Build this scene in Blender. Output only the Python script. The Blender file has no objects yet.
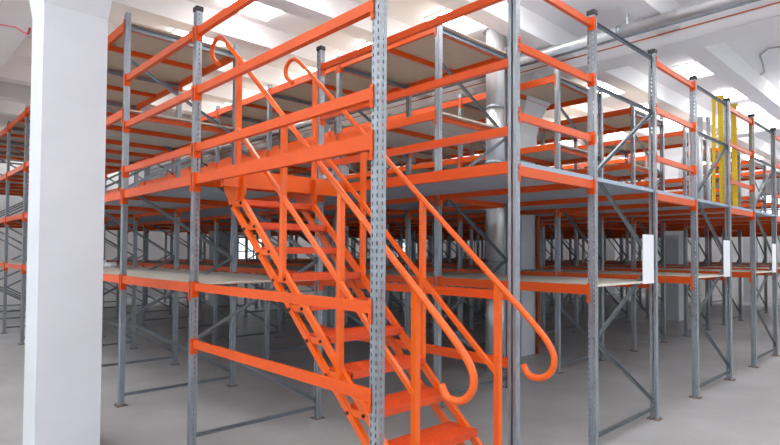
import bpy, bmesh, math, random
from mathutils import Vector, Matrix
random.seed(7)
S = bpy.context.scene
COL = S.collection

# ------------------------------------------------------------------ camera
F_PX, PITCH, YAW, ROLL, CX, CY, CZ = 549.88, 0.025764, 0.799470, 0.005572, 2.3485, -2.0837, 1.7544
fw = Vector((-math.sin(YAW)*math.cos(PITCH), math.cos(YAW)*math.cos(PITCH), math.sin(PITCH)))
rt = Vector((math.cos(YAW), math.sin(YAW), 0)); up = rt.cross(fw)
r2 = rt*math.cos(ROLL) + up*math.sin(ROLL); u2 = -rt*math.sin(ROLL) + up*math.cos(ROLL)
cam_d = bpy.data.cameras.new('camera'); cam = bpy.data.objects.new('camera', cam_d); COL.objects.link(cam)
cam_d.sensor_width = 36; cam_d.lens = F_PX/780*36; cam_d.shift_x = -13.2/780; cam_d.shift_y = 15.38/780; cam_d.clip_end = 200; cam_d.clip_start = 0.05
m = Matrix((r2, u2, -fw)).transposed().to_4x4(); m.translation = Vector((CX, CY, CZ)); cam.matrix_world = m
S.camera = cam

# ------------------------------------------------------------------ world, light, exposure
S.view_settings.view_transform = 'Standard'; S.view_settings.look = 'None'
S.view_settings.exposure = -0.5; S.view_settings.gamma = 1.0; S.view_settings.use_curve_mapping = False
W = bpy.data.worlds.new('world'); S.world = W; W.use_nodes = True
bg = W.node_tree.nodes['Background']; bg.inputs[0].default_value = (0.82, 0.91, 1.0, 1); bg.inputs[1].default_value = 3.0
LAMP_POWER = 18.0          # emission of the ceiling light panels

def area(name, loc, rot, sx, sy, power, col=(1, 1, 1)):
    d = bpy.data.lights.new(name, 'AREA'); d.shape = 'RECTANGLE'; d.size = sx; d.size_y = sy; d.energy = power; d.color = col
    o = bpy.data.objects.new(name, d); o.location = loc; o.rotation_euler = rot; COL.objects.link(o); return o
X_R, X_L, Y_F, Y_B = 9.0, -19.0, -9.0, 24.0       # the hall
# daylight entering at the window bands of the right wall and of the wall behind the camera
for i, y in enumerate((-5.5, 0.0, 5.5, 11.0, 16.5)):
    area('window_daylight', (X_R-0.12, y, 2.9), (0, math.radians(90), 0), 2.6, 4.6, 20, (0.93, 0.97, 1.0))
for i, x in enumerate((-15, -9, -3, 3)):
    area('window_daylight', (x, Y_F+0.12, 2.9), (math.radians(90), 0, 0), 4.6, 2.6, 20, (0.93, 0.97, 1.0))

# ------------------------------------------------------------------ materials
def mat(name, col, rough=0.5, metal=0.0, var=0.0, scale=3.0, spec=0.5, bump=0.0, bscale=60.0, col2=None, coat=0.0, stretch=None):
    M = bpy.data.materials.new(name); M.use_nodes = True; nt = M.node_tree; b = nt.nodes['Principled BSDF']
    b.inputs['Base Color'].default_value = (*col, 1); b.inputs['Roughness'].default_value = rough
    b.inputs['Metallic'].default_value = metal; b.inputs['Specular IOR Level'].default_value = spec
    b.inputs['Coat Weight'].default_value = coat; b.inputs['Coat Roughness'].default_value = 0.15
    tc = nt.nodes.new('ShaderNodeTexCoord'); mp = nt.nodes.new('ShaderNodeMapping')
    nt.links.new(tc.outputs['Object'], mp.inputs[0])
    if stretch: mp.inputs['Scale'].default_value = stretch
    if var or col2:
        n = nt.nodes.new('ShaderNodeTexNoise'); n.inputs['Scale'].default_value = scale; n.inputs['Detail'].default_value = 5
        r = nt.nodes.new('ShaderNodeValToRGB'); nt.links.new(mp.outputs[0], n.inputs[0]); nt.links.new(n.outputs[0], r.inputs[0])
        c2 = col2 or tuple(c*(1-var) for c in col)
        r.color_ramp.elements[0].position = 0.35; r.color_ramp.elements[1].position = 0.65
        r.color_ramp.elements[0].color = (*c2, 1); r.color_ramp.elements[1].color = (*col, 1)
        nt.links.new(r.outputs[0], b.inputs['Base Color'])
    if bump:
        n = nt.nodes.new('ShaderNodeTexNoise'); n.inputs['Scale'].default_value = bscale; bm_ = nt.nodes.new('ShaderNodeBump')
        bm_.inputs['Strength'].default_value = bump; bm_.inputs['Distance'].default_value = 0.004
        nt.links.new(mp.outputs[0], n.inputs[0]); nt.links.new(n.outputs[0], bm_.inputs['Height']); nt.links.new(bm_.outputs[0], b.inputs['Normal'])
    return M
ORANGE = mat('orange_powder_coat', (0.72, 0.093, 0.009), 0.36, 0, 0.06, 6, 0.28, 0.05, 200)
STAIRO = mat('bright_orange_stair_paint', (0.80, 0.118, 0.004), 0.30, 0, 0.05, 6, 0.5)
TREADO = mat('orange_red_tread_paint', (0.72, 0.085, 0.014), 0.5, 0, 0.1, 30, 0.5, 0.2, 150)
ZINC = mat('galvanised_steel', (0.35, 0.39, 0.43), 0.38, 0.65, 0.2, 25, 0.5, stretch=(1, 1, 0.3))
BRACE = mat('dark_zinc_bracing', (0.26, 0.295, 0.33), 0.42, 0.6, 0.15, 12)
DUCTM = mat('bright_duct_steel', (0.80, 0.82, 0.84), 0.34, 0.65, 0.12, 4, stretch=(1, 1, 0.2))
BLACK = mat('black_plastic', (0.025, 0.027, 0.03), 0.5)
BOLT = mat('dark_bolt', (0.06, 0.02, 0.012), 0.4, 0.4)
WALLM = mat('white_plaster', (0.80, 0.80, 0.82), 0.8, 0, 0.03, 1.5, 0.3, 0.06, 30)
CEILM = mat('white_ceiling_paint', (0.88, 0.88, 0.90), 0.85, 0, 0.03, 0.8, 0.2)
PILM = mat('white_pillar_paint', (0.66, 0.70, 0.75), 0.7, 0, 0.025, 2.5, 0.3, 0.12, 14, stretch=(1, 1, 3))
GREYDECK = mat('grey_steel_deck', (0.37, 0.44, 0.54), 0.55, 0.1, 0.08, 2)
BROWNDECK = mat('brown_particle_board', (0.56, 0.48, 0.39), 0.8, 0, 0.12, 40)
WOODDECK = mat('pale_board', (0.66, 0.62, 0.54), 0.7, 0, 0.08, 8)
WHITEP = mat('white_plastic', (0.86, 0.88, 0.92), 0.4)
YELLOW = mat('yellow_fibreglass', (0.86, 0.60, 0.008), 0.45, 0, 0.08, 20)
REDC = mat('red_cable', (0.35, 0.01, 0.03), 0.5)
ORC = mat('orange_conduit', (0.60, 0.17, 0.05), 0.6)
GREYC = mat('grey_conduit', (0.42, 0.43, 0.45), 0.6)
RUST = mat('rust_orange_steel', (0.36, 0.085, 0.02), 0.6, 0, 0.2, 10)
FRAMEM = mat('grey_window_frame', (0.35, 0.37, 0.40), 0.5)
# floor: power-trowelled concrete with broad cloudy tones
FLOORM = bpy.data.materials.new('polished_concrete'); FLOORM.use_nodes = True
nt = FLOORM.node_tree; b = nt.nodes['Principled BSDF']; b.inputs['Roughness'].default_value = 0.34; b.inputs['Specular IOR Level'].default_value = 0.35
tc = nt.nodes.new('ShaderNodeTexCoord')
n1 = nt.nodes.new('ShaderNodeTexNoise'); n1.inputs['Scale'].default_value = 0.7; n1.inputs['Detail'].default_value = 7; n1.inputs['Roughness'].default_value = 0.6
n2 = nt.nodes.new('ShaderNodeTexNoise'); n2.inputs['Scale'].default_value = 45; n2.inputs['Detail'].default_value = 3
mx = nt.nodes.new('ShaderNodeMath'); mx.operation = 'MULTIPLY_ADD'; mx.inputs[1].default_value = 0.15
r = nt.nodes.new('ShaderNodeValToRGB'); r.color_ramp.elements[0].position = 0.38; r.color_ramp.elements[1].position = 0.72
r.color_ramp.elements[0].color = (0.37, 0.37, 0.378, 1); r.color_ramp.elements[1].color = (0.52, 0.52, 0.53, 1)
nt.links.new(tc.outputs['Object'], n1.inputs[0]); nt.links.new(tc.outputs['Object'], n2.inputs[0])
nt.links.new(n2.outputs[0], mx.inputs[0]); nt.links.new(n1.outputs[0], mx.inputs[2]); nt.links.new(mx.outputs[0], r.inputs[0]); nt.links.new(r.outputs[0], b.inputs['Base Color'])
GLASS = bpy.data.materials.new('window_glass'); GLASS.use_nodes = True
nt = GLASS.node_tree; nt.nodes.clear(); o_ = nt.nodes.new('ShaderNodeOutputMaterial'); g = nt.nodes.new('ShaderNodeBsdfGlossy'); g.inputs['Roughness'].default_value = 0.02
t_ = nt.nodes.new('ShaderNodeBsdfTransparent'); ms = nt.nodes.new('ShaderNodeMixShader'); ms.inputs[0].default_value = 0.08
nt.links.new(t_.outputs[0], ms.inputs[1]); nt.links.new(g.outputs[0], ms.inputs[2]); nt.links.new(ms.outputs[0], o_.inputs[0])
LAMPM = bpy.data.materials.new('lamp_diffuser'); LAMPM.use_nodes = True
b = LAMPM.node_tree.nodes['Principled BSDF']; b.inputs['Emission Color'].default_value = (1, 0.98, 0.95, 1); b.inputs['Emission Strength'].default_value = LAMP_POWER
b.inputs['Base Color'].default_value = (0.9, 0.9, 0.9, 1)

# ------------------------------------------------------------------ helpers
class MB:
    """collects simple solids and links them as ONE mesh"""
    def __init__(s): s.v = []; s.f = []
    def box(s, x0, x1, y0, y1, z0, z1):
        n = len(s.v)
        s.v += [(x, y, z) for x in (x0, x1) for y in (y0, y1) for z in (z0, z1)]
        s.f += [tuple(n+i for i in q) for q in ((0, 1, 3, 2), (4, 6, 7, 5), (0, 4, 5, 1), (2, 3, 7, 6), (0, 2, 6, 4), (1, 5, 7, 3))]
        return s
    def bar(s, p, q, w, h, up=(0, 0, 1)):
        """rectangular bar p..q; w across (perpendicular to up), h along up"""
        p = Vector(p); q = Vector(q); d = (q-p).normalized(); a = d.cross(Vector(up)).normalized()*w/2; c = a.cross(d).normalized()*h/2
        n = len(s.v)
        s.v += [tuple(e+i*a+j*c) for e in (p, q) for i in (-1, 1) for j in (-1, 1)]
        s.f += [tuple(n+i for i in t) for t in ((0, 1, 3, 2), (4, 6, 7, 5), (0, 4, 5, 1), (2, 3, 7, 6), (0, 2, 6, 4), (1, 5, 7, 3))]
        return s
    def prism(s, prof, axis, a0, a1):
        """closed profile (list of 2D) extruded along axis x or y"""
        n = len(s.v); k = len(prof)
        for a in (a0, a1):
            for (u, w) in prof: s.v.append((a, u, w) if axis == 'x' else (u, a, w))
        s.f.append(tuple(n+i for i in range(k))); s.f.append(tuple(n+k+i for i in reversed(range(k))))
        for i in range(k):
            j = (i+1) % k; s.f.append((n+i, n+k+i, n+k+j, n+j))
        return s
    def tube(s, pts, rad, seg=10, caps=True):
        pts = [Vector(p) for p in pts]; n0 = len(s.v); ref = None
        for i, p in enumerate(pts):
            d = (pts[min(i+1, len(pts)-1)]-pts[max(i-1, 0)]).normalized()
            if ref is None: ref = d.orthogonal().normalized()
            ref = (ref-d*ref.dot(d)).normalized(); c = d.cross(ref)
            for k in range(seg):
                a = 2*math.pi*k/seg; s.v.append(tuple(p+ref*math.cos(a)*rad+c*math.sin(a)*rad))
        for i in range(len(pts)-1):
            for k in range(seg):
                a = n0+i*seg+k; b_ = n0+i*seg+(k+1) % seg; s.f.append((a, b_, b_+seg, a+seg))
        if caps:
            s.f.append(tuple(n0+k for k in reversed(range(seg)))); s.f.append(tuple(n0+(len(pts)-1)*seg+k for k in range(seg)))
        return s
    def mesh(s, name, material, smooth=False, bevel=0):
        me = bpy.data.meshes.new(name); me.from_pydata(s.v, [], s.f)
        bm = bmesh.new(); bm.from_mesh(me)
        bmesh.ops.recalc_face_normals(bm, faces=bm.faces)
        if bevel: bmesh.ops.bevel(bm, geom=list(bm.edges), offset=bevel, segments=1, affect='EDGES', profile=0.5)
        if smooth:
            for f in bm.faces: f.smooth = len(f.verts) == 4
        bm.to_mesh(me); bm.free(); me.materials.append(material); return me
    def build(s, name, material, parent=None, smooth=False, bevel=0):
        return put(name, s.mesh(name, material, smooth, bevel), parent)

def put(name, mesh, parent=None, loc=(0, 0, 0), rz=0.0):
    o = bpy.data.objects.new(name, mesh); COL.objects.link(o); o.location = loc; o.rotation_euler = (0, 0, rz)
    if parent is not None: o.parent = parent
    return o
def tag(o, label=None, cat=None, group=None, kind=None):
    if label: o['label'] = label
    if cat: o['category'] = cat
    if group: o['group'] = group
    if kind: o['kind'] = kind
    return o
def thing(name, label, cat, loc=(0, 0, 0), group=None):
    o = bpy.data.objects.new(name, None); COL.objects.link(o); o.location = loc; o.empty_display_size = 0.2
    return tag(o, label, cat, group)

# ------------------------------------------------------------------ layout numbers
ROWS = [(0.0, 1.346)] + [(2.571+2.62*k, 3.931+2.625*k) for k in range(7)]
POST0 = [0, -2.46] + [-4.36-1.86*k for k in range(8)]
POSTS = [0] + [-1.87-1.86*k for k in range(9)]
MID, PLAT, U1, U2 = 1.47, 2.44, 3.38, 4.40
PILX = [(-3.41, -2.95), (-8.75, -8.25), (-14.9, -14.4)]
PILY = [(-1.085, -0.602), (5.87, 6.35), (13.12, 13.60), (20.9, 21.38)]
HOLES = [(x0-0.03, x1+0.03, y0-0.03, y1+0.03) for (x0, x1) in PILX for (y0, y1) in PILY]
DUCT = (-2.60, 4.66, 0.148)
HOLES.append((DUCT[0]-0.2, DUCT[0]+0.2, DUCT[1]-0.2, DUCT[1]+0.2))

# ------------------------------------------------------------------ the setting
def struct(o): o['kind'] = 'structure'; return o
struct(MB().box(X_L, X_R, Y_F, Y_B, -0.1, 0).build('floor', FLOORM))
ZC, ZS = 5.15, 4.68      # slab underside, beam soffits
ceil = struct(MB().box(X_L, X_R, Y_F, Y_B, ZC, ZC+0.15).build('ceiling', CEILM))
def rib_prof(c, w, z): return [(c-w/2, z), (c+w/2, z), (c+w/2+0.035, ZC+0.02), (c-w/2-0.035, ZC+0.02)]
k = 0
x = -3.625-1.55*9
while x < X_R:
    o = MB().prism(rib_prof(x, 0.30, 4.85), 'y', Y_F, Y_B).build('ceiling_rib', CEILM, ceil); x += 1.55
for (y0, y1) in PILY + [(-8.6, -8.12)]:
    MB().prism(rib_prof((y0+y1)/2, y1-y0, ZS), 'x', X_L, X_R).build('ceiling_beam', CEILM, ceil)

def wall_with_windows(name, axis, pos, a0, a1, wins, z0, z1, out):
    """wall plane at pos, windows (c, w); out=+1/-1 outward direction"""
    mb = MB(); t0, t1 = sorted((pos, pos+0.25*out))
    def bx(u0, u1, za, zb):
        if axis == 'x': mb.box(t0, t1, u0, u1, za, zb)
        else: mb.box(u0, u1, t0, t1, za, zb)
    bx(a0, a1, -0.1, z0); bx(a0, a1, z1, ZC+0.15); u = a0
    for c, w in wins: bx(u, c-w/2, z0, z1); u = c+w/2
    bx(u, a1, z0, z1)
    struct(mb.build(name, WALLM))
    global WN
    for c, w in wins:
        WN += 1; e = bpy.data.objects.new('window_%d' % WN, None); COL.objects.link(e); e['kind'] = 'structure'
        fr = MB(); ps = pos+0.12*out
        def b2(u0, u1, za, zb, d=0.03, M_=fr):
            if axis == 'x': M_.box(ps-d, ps+d, u0, u1, za, zb)
            else: M_.box(u0, u1, ps-d, ps+d, za, zb)
        for q in ((c-w/2, c+w/2, z0, z0+.06), (c-w/2, c+w/2, z1-.06, z1), (c-w/2, c-w/2+.06, z0, z1), (c+w/2-.06, c+w/2, z0, z1)): b2(*q)
        nn = max(2, round(w/1.2))
        for i in range(1, nn): b2(c-w/2+i*w/nn-.025, c-w/2+i*w/nn+.025, z0, z1)
        b2(c-w/2, c+w/2, (z0+z1)/2-.025, (z0+z1)/2+.025)
        fr.build('window_frame', FRAMEM, e)
        for i in range(nn):
            for (za, zb) in ((z0+.05, (z0+z1)/2), ((z0+z1)/2, z1-.05)):
                p = MB(); b2(c-w/2+i*w/nn+.02, c-w/2+(i+1)*w/nn-.02, za, zb, 0.004, p); p.build('pane', GLASS, e)
WN = 0
wall_with_windows('wall_left', 'x', X_L, Y_F, Y_B, [(y, 1.5) for y in (-5.5, 9.8, 19)], 1.15, 2.35, -1)
wall_with_windows('wall_back', 'y', Y_B, X_L, X_R, [(x, 2.4) for x in (-14, -7.5, -3.0, 2.5)], 2.9, 4.2, 1)
wall_with_windows('wall_right', 'x', X_R, Y_F, Y_B, [(y, 4.4) for y in (-5.5, 0, 5.5, 11, 16.5)], 1.6, 4.2, 1)
wall_with_windows('wall_front', 'y', Y_F, X_L, X_R, [(x, 4.4) for x in (-15, -9, -3, 3)], 1.6, 4.2, -1)

def pillar(x0, x1, y0, y1, label):
    m_ = MB(); zs = [(0, 0), (3.80, 0), (4.05, 0.05), (4.3, 0.15), (4.5, 0.30), (ZS+0.02, 0.42)]
    n = 0
    for z, e in zs: m_.v += [(x0-e, y0-e*0.6, z), (x1+e, y0-e*0.6, z), (x1+e, y1+e*0.6, z), (x0-e, y1+e*0.6, z)]
    for i in range(len(zs)-1):
        for j in range(4):
            a = i*4+j; b_ = i*4+(j+1) % 4; m_.f.append((a, b_, b_+4, a+4))
    m_.f += [(3, 2, 1, 0), tuple(len(m_.v)-4+j for j in range(4))]
    o = m_.build('pillar', PILM); o['kind'] = 'structure'; o['label'] = label; return o
plab = {(0, 0): 'white square pillar standing nearest at the left in front of the racks',
        (0, 1): 'white square pillar behind the perforated post right of the stair',
        (0, 2): 'white square pillar far back between posts at centre right'}
for i, (x0, x1) in enumerate(PILX):
    for j, (y0, y1) in enumerate(PILY):
        if i and j == 0: continue
        pillar(x0, x1, y0, y1, plab.get((i, j), 'white square pillar deep among the rack rows'))

# ------------------------------------------------------------------ ceiling lights
lf = MB()
for q in ((-.30, .30, -.39, -.36), (-.30, .30, .36, .39), (-.30, -.27, -.36, .36), (.27, .30, -.36, .36)): lf.box(*q, -0.02, 0.0)
LF = lf.mesh('frame', CEILM); LD = MB().box(-.27, .27, -.36, .36, -0.075, -0.002).mesh('diffuser', LAMPM)
ROWP = ['nearest the wall behind the camera', 'in the second row behind the camera', 'before the first rack row',
        'above the stair row', 'before the round duct', 'just beyond the big beam', 'above the fourth rack row',
        'before the far pillars', 'above the sixth rack row', 'above the seventh rack row', 'nearest the far wall']
NTH = ['first', 'second', 'third', 'fourth', 'fifth', 'sixth', 'seventh', 'eighth', 'ninth', 'tenth', 'eleventh', 'twelfth', 'thirteenth', 'fourteenth']
for xi, xc in enumerate((-18.35, -15.25, -12.15, -9.05, -7.5, -5.95, -4.4, -2.8, -1.05, 0.25, 1.8, 3.35, 4.9, 6.45)):
    for yi, yc in enumerate((-6.7, -4.5, -2.4, 1.6, 4.0, 8.7, 10.95, 12.5, 15.2, 17.5, 19.8)):
        if (xi, yi) == (9, 5): continue
        lab = 'ceiling light %s, %s from the right wall' % (ROWP[yi], NTH[13-xi])
        t = thing('ceiling_light', lab, 'light', (xc, yc, ZC), 'ceiling light panels')
        put('frame', LF, t); put('diffuser', LD, t)

# ------------------------------------------------------------------ rack parts (shared meshes)
def upright_mesh(h):
    """open perforated channel, front face at -y, open towards +y"""
    w, d, P = 0.034, 0.027, 0.045
    zs = [0.0]; z = 0.03; holes = set()
    while z+0.023 < h-0.01:
        zs.append(z); holes.add(len(zs)-1); zs.append(z+0.023); z += P
    zs.append(h); bm = bmesh.new()
    path = [(-w+0.026, d, 0), (-w, d, 0), (-w, 0.004, 1), (-w, -0.004, 0), (-w, -d, 0), (-0.025, -d, 1), (-0.015, -d, 0), (0.015, -d, 1), (0.025, -d, 0), (w, -d, 0), (w, -0.004, 1), (w, 0.004, 0), (w, d, 0), (w-0.026, d, 0)]
    g = [[bm.verts.new((p[0], p[1], zz)) for p in path] for zz in zs]
    for i in range(len(zs)-1):
        for j in range(len(path)-1):
            if path[j][2] and i in holes: continue
            bm.faces.new((g[i][j], g[i][j+1], g[i+1][j+1], g[i+1][j]))
    bmesh.ops.recalc_face_normals(bm, faces=bm.faces)
    bmesh.ops.solidify(bm, geom=list(bm.faces), thickness=0.0025)
    me = bpy.data.meshes.new('upright'); bm.to_mesh(me); bm.free(); me.materials.append(ZINC); return me
H_S, H_T = 3.93, 4.47
UP_S, UP_T = upright_mesh(H_S), upright_mesh(H_T)
CAP = MB().box(-.041, .041, -.034, .034, -0.035, 0.012).mesh('end_cap', BLACK, bevel=0.006)
fp = MB().box(-.065, .065, -.055, .055, 0, 0.008)
for sx in (-.05, .05): fp.tube([(sx, -.042, .008), (sx, -.042, .022)], .009, 6)
FOOT = fp.mesh('base_plate', mat('dull_base_plate', (0.26, 0.19, 0.16), 0.6, 0.3))
_cache = {}
def beam_mesh(L, h, near, rail=False):
    key = ('b', round(L, 3), round(h, 3), near, rail)
    if key not in _cache:
        # local +x from 0..L, top at z=0, outer face at -y
        prof = [(-.021, 0), (.006, 0), (.006, -.018), (.021, -.018), (.021, -h), (-.021, -h)] if not rail else [(-.017, 0), (.017, 0), (.017, -h), (-.017, -h)]
        m_ = MB().prism(prof, 'x', 0.0, L)
        if not near: connector(m_, 0.0, 1, h); connector(m_, L, -1, h)
        _cache[key] = m_.mesh('beam' if not rail else 'guard_rail', ORANGE)
    return _cache[key]
def connector(m_, x, s, h):
    zt, zb = (0.015, -max(0.16, h+0.04)) if h > 0.085 else (0.012, -0.125) if h > 0.066 else (0.03, -h-0.03)
    x0, x1 = sorted((x, x+s*0.005)); m_.box(x0, x1, -.031, .028, zb, zt)
    x0, x1 = sorted((x+s*0.005, x-s*0.022)); m_.box(x0, x1, -.036, -.031, zb, zt)
    for zz in (zb+0.03, zt-0.04): 
        x0, x1 = sorted((x-s*0.019, x-s*0.008)); m_.box(x0, x1, -.041, -.035, zz, zz+0.012)
def conn_mesh(s, h):
    key = ('c', s, round(h, 3))
    if key not in _cache:
        m_ = MB(); connector(m_, 0, s, h); _cache[key] = m_.mesh('beam_connector', ORANGE)
    return _cache[key]
PW = 0.0355
def beam(parent, name, axis, a0, a1, fixed, ztop, h=0.10, near=False, rail=False, flip=False):
    """beam between post centres a0<a1 along axis x or y; its outer face looks to -y (x beams) / +x (y beams); flip turns it"""
    e = PW if axis == 'x' else 0.029
    L = a1-a0-2*e
    if axis == 'x':
        loc, rz = ((a0+e, fixed, ztop), 0) if not flip else ((a1-e, fixed, ztop), math.pi)
    else:
        loc, rz = ((fixed, a0+e, ztop), math.pi/2)
    o = put(name, beam_mesh(L, h, near, rail), parent, loc, rz)
    if near:
        put('beam_connector', conn_mesh(1, h), o, (0, 0, 0)); put('beam_connector', conn_mesh(-1, h), o, (L, 0, 0))
    return o
def split_rects(x0, x1, y0, y1):
    rects = [(x0, x1, y0, y1)]
    for (hx0, hx1, hy0, hy1) in HOLES:
        out = []
        for (a, b_, c, d) in rects:
            if hx1 <= a or hx0 >= b_ or hy1 <= c or hy0 >= d: out.append((a, b_, c, d)); continue
            if hx0 > a: out.append((a, hx0, c, d))
            if hx1 < b_: out.append((hx1, b_, c, d))
            A, B = max(a, hx0), min(b_, hx1)
            if hy0 > c: out.append((A, B, c, hy0))
            if hy1 < d: out.append((A, B, hy1, d))
        rects = out
    return [r_ for r_ in rects if r_[1]-r_[0] > 0.03 and r_[3]-r_[2] > 0.03]
def deck(parent, x0, x1, y0, y1, z, t, M_, n=2, lab=None):
    """n boards side by side along x with narrow joints"""
    w = (x1-x0)/n
    for i in range(n):
        for (a, b_, c, d) in split_rects(x0+i*w+0.002, x0+(i+1)*w-0.002, y0, y1):
            MB().box(a, b_, c, d, z-t, z).build('deck_panel', M_, parent)
def brace(parent, x, ya, za, yb, zb, w=0.03, name='brace', M_=None):
    key = ('br', round(ya-yb, 3), round(za-zb, 3), w)
    if key not in _cache:
        # small C channel
        p, q = Vector((0, 0, 0)), Vector((0, yb-ya, zb-za)); m_ = MB()
        d = (q-p).normalized(); nrm = d.cross(Vector((1, 0, 0)))
        m_.bar(p+Vector((-.012, 0, 0)), q+Vector((-.012, 0, 0)), 0.003, w, up=nrm)
        for s_ in (-1, 1): m_.bar(p+nrm*s_*w/2, q+nrm*s_*w/2, 0.026, 0.003, up=nrm)
        _cache[key] = m_.mesh(name, BRACE)
    return put(name, _cache[key], parent, (x, ya, za))
def frame(parent, x, y0, y1, tall, braced=True, walk=False):
    me = UP_T if tall else UP_S
    for (y, rz) in ((y0, 0), (y1, math.pi)):
        u = put('upright', me, parent, (x, y, 0.008), rz)
        put('base_plate', FOOT, u, (0, 0, -0.008))
        if not tall: put('end_cap', CAP, u, (0, 0, H_S))
    if not braced: return
    a, b_ = y0+0.02, y1-0.02
    z = [(b_, .19), (a, .97), (b_, 1.66), (a, 2.47), (b_, 3.27)] + ([(a, 3.95)] if tall else [])
    if walk: z = z[:4]
    for p, q in zip(z, z[1:]): brace(parent, x, *p, *q)
    for hz in ([.12] if tall or walk else [.12, 3.27, 3.85]): brace(parent, x, a, hz, b_, hz, name='cross_tie')
    if tall: brace(parent, x, a, 4.32, b_, 4.32, w=0.05, name='cross_tie')

# ------------------------------------------------------------------ rack rows
ROWLAB = ['front orange and grey pallet rack row beside the white pillar, holding the stair bay',
          'second pallet rack row behind the stair, its tall brown shelves over the platform',
          'third pallet rack row, with yellow ladders standing near its right end',
          'fourth pallet rack row, its end frame at the right edge of the photo',
          'fifth pallet rack row deep inside the hall', 'sixth pallet rack row, in line with the far white pillar',
          'seventh pallet rack row, last but one before the far wall', 'eighth pallet rack row, nearest the far wall']
for k, (y0, y1) in enumerate(ROWS):
    px = POST0 if k == 0 else POSTS
    R = thing('pallet_rack', ROWLAB[k], 'rack', (0, y0, 0), 'parallel rows of pallet racking')
    R.location = (0, 0, 0)
    for i, x in enumerate(px):
        tall = i >= (2 if k == 0 else 1)
        frame(R, x, y0, y1, tall, braced=not (k == 0 and i == 0), walk=(k == 0 and i == 1))
    for i in range(len(px)-1):
        x1, x0 = px[i], px[i+1]; near = k <= 1 and i < 3
        upper = i >= (2 if k == 0 else 1)
        stair = (k == 0 and i == 0)
        for y, fl in ((y0, False), (y1, True)):
            beam(R, 'beam', 'x', x0, x1, y, PLAT, 0.092, near, flip=fl)
            if not stair: beam(R, 'beam', 'x', x0, x1, y, MID, 0.087, near, flip=fl)
            if upper:
                beam(R, 'beam', 'x', x0, x1, y, U1, 0.09, near, flip=fl); beam(R, 'beam', 'x', x0, x1, y, U2, 0.10, near, flip=fl)
        if not stair:
            deck(R, x0, x1+(0.02 if i == 0 else 0), y0+0.026, y1-0.026, MID, 0.02, WOODDECK)
            deck(R, x0, x1+(0.02 if i == 0 else 0), y0+0.026, y1-0.026, PLAT, 0.035, GREYDECK)
        if upper:
            for zz in (U1, U2):
                deck(R, x0, x1, y0+0.026, y1-0.026, zz, 0.02, BROWNDECK)
        # joists carrying the boards
        js = []
        if upper: js += [(x, zz-.021) for zz in (U1, U2) for x in (x1-0.09, (x0+x1)/2)]
        if not stair: js += ([(x1-0.06, PLAT-.036)] if i else []) + [((x0+x1)/2, MID-.021)]
        for (x, zz) in js:
            if any(a < x < b_ and c < y1 and d > y0 for (a, b_, c, d) in HOLES): x = x0+0.09
            L = y1-y0-0.05; key = ('j', round(L, 3))
            if key not in _cache: _cache[key] = MB().box(-.02, .02, 0, L, -.06, 0).mesh('joist', ORANGE)
            put('joist', _cache[key], R, (x, y0+0.025, zz))
    if k == 0:
        # guard rails above the platform and low rails round the stair bay
        for zt, h in ((3.755, .068), (3.22, .067), (2.705, .0665)):
            beam(R, 'guard_rail', 'x', -2.46, 0, 0, zt, h, True)
            beam(R, 'guard_rail', 'x', -4.36, -2.46, 0, zt, h, True)
            beam(R, 'guard_rail', 'x', -2.46, 0, 1.346, zt, h, True, flip=True)
        for zt, h in ((1.47, .068), (0.97, .070)):
            beam(R, 'guard_rail', 'x', -2.46, 0, 0, zt, h, True); beam(R, 'guard_rail', 'x', -2.46, 0, 1.346, zt, h, True, flip=True)
        beam(R, 'beam', 'y', 0, 1.346, -2.46, PLAT, 0.10, True)
        o = MB().box(-2.37, -1.98, 0.03, 1.33, PLAT+0.0, PLAT+0.012).build('landing_plate', STAIRO, R)
        MB().box(-2.03, -1.98, 0.03, 1.33, PLAT-0.14, PLAT).build('landing_beam', STAIRO, R)

# ------------------------------------------------------------------ raised walkways between the rows
WL = ['raised grey walkway with orange guard rails between the first and second rack rows',
      'raised grey walkway with orange guard rails between the second and third rack rows',
      'raised grey walkway with orange guard rails between the third and fourth rack rows',
      'raised grey walkway between the fourth and fifth rack rows', 'raised grey walkway between the fifth and sixth rack rows',
      'raised grey walkway between the sixth and seventh rack rows', 'raised grey walkway between the seventh and eighth rack rows']
for k in range(7):
    ya, yb = ROWS[k][1], ROWS[k+1][0]
    Wk = thing('walkway', WL[k], 'walkway', (0, 0, 0), 'raised walkways between rack rows')
    near = k < 2
    beam(Wk, 'beam', 'y', ya, yb, 0, PLAT-0.036, 0.075, near)
    for zt in (3.85, 3.34, 2.81): beam(Wk, 'guard_rail', 'y', ya, yb, 0, zt, 0.058, near, rail=True)
    for i in range(len(POSTS)-1):
        deck(Wk, POSTS[i+1], POSTS[i]+(0.02 if i == 0 else 0), ya+0.026, yb-0.026, PLAT, 0.035, GREYDECK, n=2)

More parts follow.
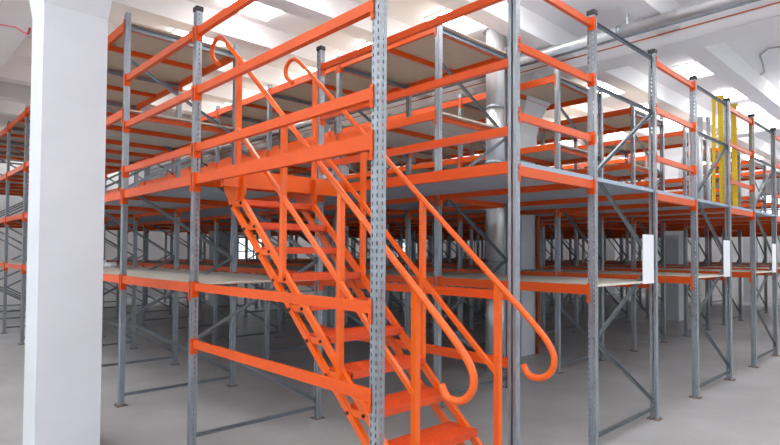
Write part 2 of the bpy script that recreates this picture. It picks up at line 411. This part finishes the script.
# ------------------------------------------------------------------ the stair
ST = thing('staircase', 'bright orange open steel staircase with curled tube handrails', 'staircase')
YN, YF, SL = 0.20, 0.93, 0.86
def noseX(k): return -1.98+0.245*k
def noseZ(k): return 2.20-0.207*k
XB = -1.99+2.20/0.885          # where the upper bar reaches the floor
for Y, s in ((YN, -1), (YF, 1)):
    st = MB()
    for dx in (0.0, -0.20):
        p = (-1.99+dx, Y, 2.20); q = (XB+dx, Y, 0.0)
        st.bar(p, q, 0.032, 0.048, up=(0.65, 0, 0.76))
    stringer = st.build('stringer', STAIRO, ST)
    for k in range(0, 11):
        x, z = noseX(k)-0.01, noseZ(k)-0.03
        x = -1.99+(2.20-z)/0.885-0.01
        g = MB().bar((x-0.185, Y, z-0.01), (x, Y, z-0.01), 0.018, 0.045, up=(0.65, 0, 0.76)).build('gusset', STAIRO, stringer)
    bo = MB()
    for k in range(0, 11):
        z = noseZ(k)-0.035; x = -1.99+(2.20-z)/0.885
        for (ddx, ddz) in ((-0.02, -0.0), (-0.185, -0.015)):
            bo.tube([(x+ddx, Y+s*0.015, z+ddz), (x+ddx, Y+s*0.026, z+ddz)], 0.013, 8)
    bo.build('bolts', BOLT, stringer)['kind'] = 'stuff'
    MB().prism([(-2.30, 2.43), (-1.93, 2.43), (-1.93, 2.24), (-2.0, 2.14), (-2.16, 2.14), (-2.30, 2.30)], 'y', Y-0.01, Y+0.01).build('landing_bracket', STAIRO, stringer)
for k in range(0, 11):
    x, z = noseX(k), noseZ(k)
    t = MB(); t.box(x-0.25, x, YN+0.03, YF+0.01, z-0.012, z); t.box(x-0.006, x, YN+0.03, YF+0.01, z-0.05, z-0.012); t.box(x-0.25, x-0.244, YN+0.03, YF-0.03, z-0.05, z-0.012)
    for yy in (YN+0.03, YF-0.036): t.box(x-0.25, x, yy, yy+0.006, z-0.05, z-0.012)
    tr = t.build('tread', TREADO, ST)
    n = MB()       # raised anti-slip studs
    for i in range(7):
        for j in range(22):
            xx = x-0.225+i*0.034; yy = YN+0.055+j*0.0295+(0.014 if i % 2 else 0)
            if yy < YF-0.05: n.bar((xx-0.009, yy-0.005, z+0.0015), (xx+0.009, yy+0.005, z+0.0015), 0.004, 0.004)
    n.build('anti_slip_studs', TREADO, tr)['kind'] = 'stuff'
def arc(pts, n=5):
    """Catmull-Rom through 2D points"""
    out = []
    P_ = [pts[0]]+pts+[pts[-1]]
    for i in range(1, len(P_)-2):
        for j in range(n):
            t = j/n; a, b_, c, d = P_[i-1], P_[i], P_[i+1], P_[i+2]
            out.append(tuple(0.5*((2*b_[q])+(-a[q]+c[q])*t+(2*a[q]-5*b_[q]+4*c[q]-d[q])*t*t+(-a[q]+3*b_[q]-3*c[q]+d[q])*t**3) for q in (0, 1)))
    return out+[pts[-1]]
top = arc([(-2.40, 3.46), (-2.51, 3.54), (-2.53, 3.63), (-2.47, 3.69), (-2.38, 3.70), (-2.29, 3.65), (-2.17, 3.55)])
bot = arc([(0.31, 1.395), (0.42, 1.295), (0.50, 1.215), (0.555, 1.125), (0.55, 1.045), (0.50, 0.985), (0.43, 0.965), (0.37, 0.98), (0.335, 1.035)])
for Y, s, side in ((YN, -1, 'near'), (YF, 1, 'far')):
    Yh = Y+s*0.03
    hr = MB().tube([(x, Yh, z) for (x, z) in top+bot], 0.021, 12).build('handrail', STAIRO, ST, smooth=True)
    def hz(x): return 3.30-0.874*(x+1.87)
    def mz(x): return 2.41-0.868*(x+1.56)
    xs = (-2.02, -1.29, -0.575, 0.13)
    for i, x in enumerate(xs):
        zb = max(0.0, 2.20-0.885*(x+1.99))-0.04
        MB().box(x-0.022, x+0.022, Yh-0.012, Yh+0.028, zb, hz(x)-0.005).build('handrail_post', STAIRO, ST, bevel=0.003)
    MB().bar((xs[0], Yh, mz(xs[0])), (xs[-1], Yh, mz(xs[-1])), 0.03, 0.035, up=(0.65, 0, 0.76)).build('mid_rail', STAIRO, ST, bevel=0.004)

# ------------------------------------------------------------------ small things
for (ya, yb, za, zb, lab) in ((3.60, 3.87, 1.44, 1.95, 'white rectangular cover plate on the nearest end frame at right'),
                          (6.26, 6.57, 1.44, 1.94, 'middle of the three white cover plates on end frames'),
                          (8.91, 9.18, 1.44, 1.93, 'white cover plate farthest right, at the photo edge')):
    o = MB().box(0.016, 0.027, ya, yb, za, zb).build('cover_plate', WHITEP, bevel=0.003)
    tag(o, lab, 'plate', 'white plates on the rack ends')

# vertical round duct
D = thing('vertical_duct', 'silver round ventilation duct running up to the ceiling behind the stair', 'duct', (DUCT[0], DUCT[1], 0))
for a, b_ in ((0, 1.6), (1.6, 3.1), (3.1, 3.93), (3.93, 5.145)):
    MB().tube([(0, 0, a+0.004), (0, 0, b_-0.004)], DUCT[2], 28).build('duct_section', DUCTM, D, smooth=True)
for zz in (1.6, 3.1, 3.93): MB().tube([(0, 0, zz-0.02), (0, 0, zz+0.02)], DUCT[2]+0.008, 28).build('joint_ring', ZINC, D, smooth=True)
MB().tube([(0, 0, 5.10), (0, 0, 5.148)], DUCT[2]+0.05, 28).build('ceiling_collar', GREYC, D, smooth=True)

# loose silver pipes standing on the walkway
for i, (x, y, r_, h_) in enumerate(((-0.33, 6.10, .030, 1.19), (-0.235, 6.18, .036, 1.21), (-0.155, 6.26, .026, 1.21))):
    o = MB().tube([(x, y, PLAT), (x, y, PLAT+h_)], r_, 14).build('metal_pipe', DUCTM, None, smooth=True)
    tag(o, ('left thin', 'thickest middle', 'right thinnest')[i]+' of three upright silver pipes beside the yellow ladders', 'pipe', 'silver pipes on the platform')

def ladder(loc, rz, h, lab):
    L = thing('stepladder', lab, 'ladder', loc, 'yellow ladders on the platform'); L.rotation_euler = (0, 0, rz)
    w = 0.15
    for s in (-1, 1):
        MB().bar((s*w, -0.045, 0), (s*(w-.03), -0.03, h), 0.022, 0.058, up=(0, 1, 0)).build('stile', YELLOW, L)
        MB().bar((s*w, 0.065, 0), (s*(w-.03), 0.05, h-0.03), 0.022, 0.04, up=(0, 1, 0)).build('rear_stile', YELLOW, L)
        MB().box(s*w-.016, s*w+.016, -.07, -.02, -0.0, 0.02).build('foot', BLACK, L)
    k = 0.22
    while k < h-0.1:
        MB().box(-w+.01, w-.01, -0.075, -0.03, k, k+0.02).build('step', YELLOW, L)
        MB().box(-w+.01, w-.01, 0.05, 0.068, k, k+0.015).build('rear_bar', YELLOW, L); k += 0.25
    MB().box(-w+.02, w-.02, -0.08, 0.08, h-0.005, h+0.02).build('top_cap', YELLOW, L)
    MB().tube([(0.13, -0.04, h*.72), (0.13, 0.055, h*.66)], .008, 6).build('spreader', ZINC, L)
PD = PLAT
ladder((-0.20, 6.85, PD), math.radians(108), 1.60, 'yellow folded ladder nearest the silver pipes, standing on the platform')
ladder((-0.20, 7.50, PD), math.radians(108), 1.60, 'second yellow folded ladder, farther right along the platform')

# pipes and cables under the ceiling
P1 = thing('ceiling_pipe', 'thick silver pipe running under the ceiling in front of the big beam', 'pipe', (0, 0, 0))
for a, b_ in ((-18.9, -12.5), (-12.5, -6.5), (-6.5, -0.9), (-0.9, 4.5), (4.5, 8.95)):
    MB().tube([(a+.003, 5.15, 4.76), (b_-.003, 5.15, 4.76)], 0.07, 16).build('pipe_section', DUCTM, P1, smooth=True)
    MB().tube([(b_-0.03, 5.15, 4.76), (b_+0.03, 5.15, 4.76)], 0.08, 16).build('joint_ring', ZINC, P1, smooth=True)
for xx in (-10, -5.0, -0.8, 3.6): MB().box(xx-.015, xx+.015, 5.14, 5.16, 4.82, ZC).build('hanger', ZINC, P1)
o = MB().tube([(-18.9, 5.42, 4.79), (8.9, 5.42, 4.79)], 0.035, 12).build('ceiling_pipe', ZINC, None, smooth=True)
tag(o, 'thin grey pipe running beside the thick silver ceiling pipe', 'pipe')
o = MB().tube([(x*1.0, 5.845, 4.835+0.004*math.sin(x*2.3)) for x in range(-18, 9)], 0.009, 6).build('cable', ORC, None)
tag(o, 'thin orange cable fixed along the top of the big ceiling beam', 'cable')
o = MB().tube([(-9.5, -1.1, 5.6-0.95), (-7.6, -1.1, 4.63), (-6.4, -1.1, 4.5), (-5.01, -1.1, 4.22), (-4.11, -1.1, 3.93), (-3.62, -1.1, 3.73), (-3.5, -1.1, 3.69), (-3.42, -1.1, 3.72)], 0.009, 6).build('cable', REDC, None)
tag(o, 'dark red cable hanging left of the nearest white pillar', 'cable')
o = MB().tube([(0.8, 8.42, 5.10), (0.30, 8.40, 5.10), (0.12, 8.34, 5.10), (-0.05, 8.6, 5.10), (-0.14, 9.2, 5.10), (-0.22, 9.65, 5.10), (-0.32, 9.8, 5.10)], 0.014, 6).build('cable', GREYC, None, smooth=True)
tag(o, 'grey conduit bending across the ceiling at far right', 'cable')
o = MB().box(-2.94, -2.89, 6.29, 6.35, 0, 3.6).build('steel_channel', RUST, None)
tag(o, 'rust orange vertical steel channel at the edge of the middle white pillar', 'channel')

# small white parcels lying on the mid shelf
for i, (x, y, a, b_, c) in enumerate(((-8.3, 0.85, .10, .08, .07), (-8.02, 0.93, .07, .09, .05), (-7.8, 0.90, .06, .06, .045))):
    o = MB().box(x-a, x+a, y-b_, y+b_, MID, MID+c*1.6).build('parcel', WHITEP, None, bevel=0.02)
    tag(o, ('leftmost and largest', 'flat middle', 'smallest right')[i]+' white parcel on the mid shelf next to the nearest pillar', 'parcel', 'white parcels on the mid shelf')
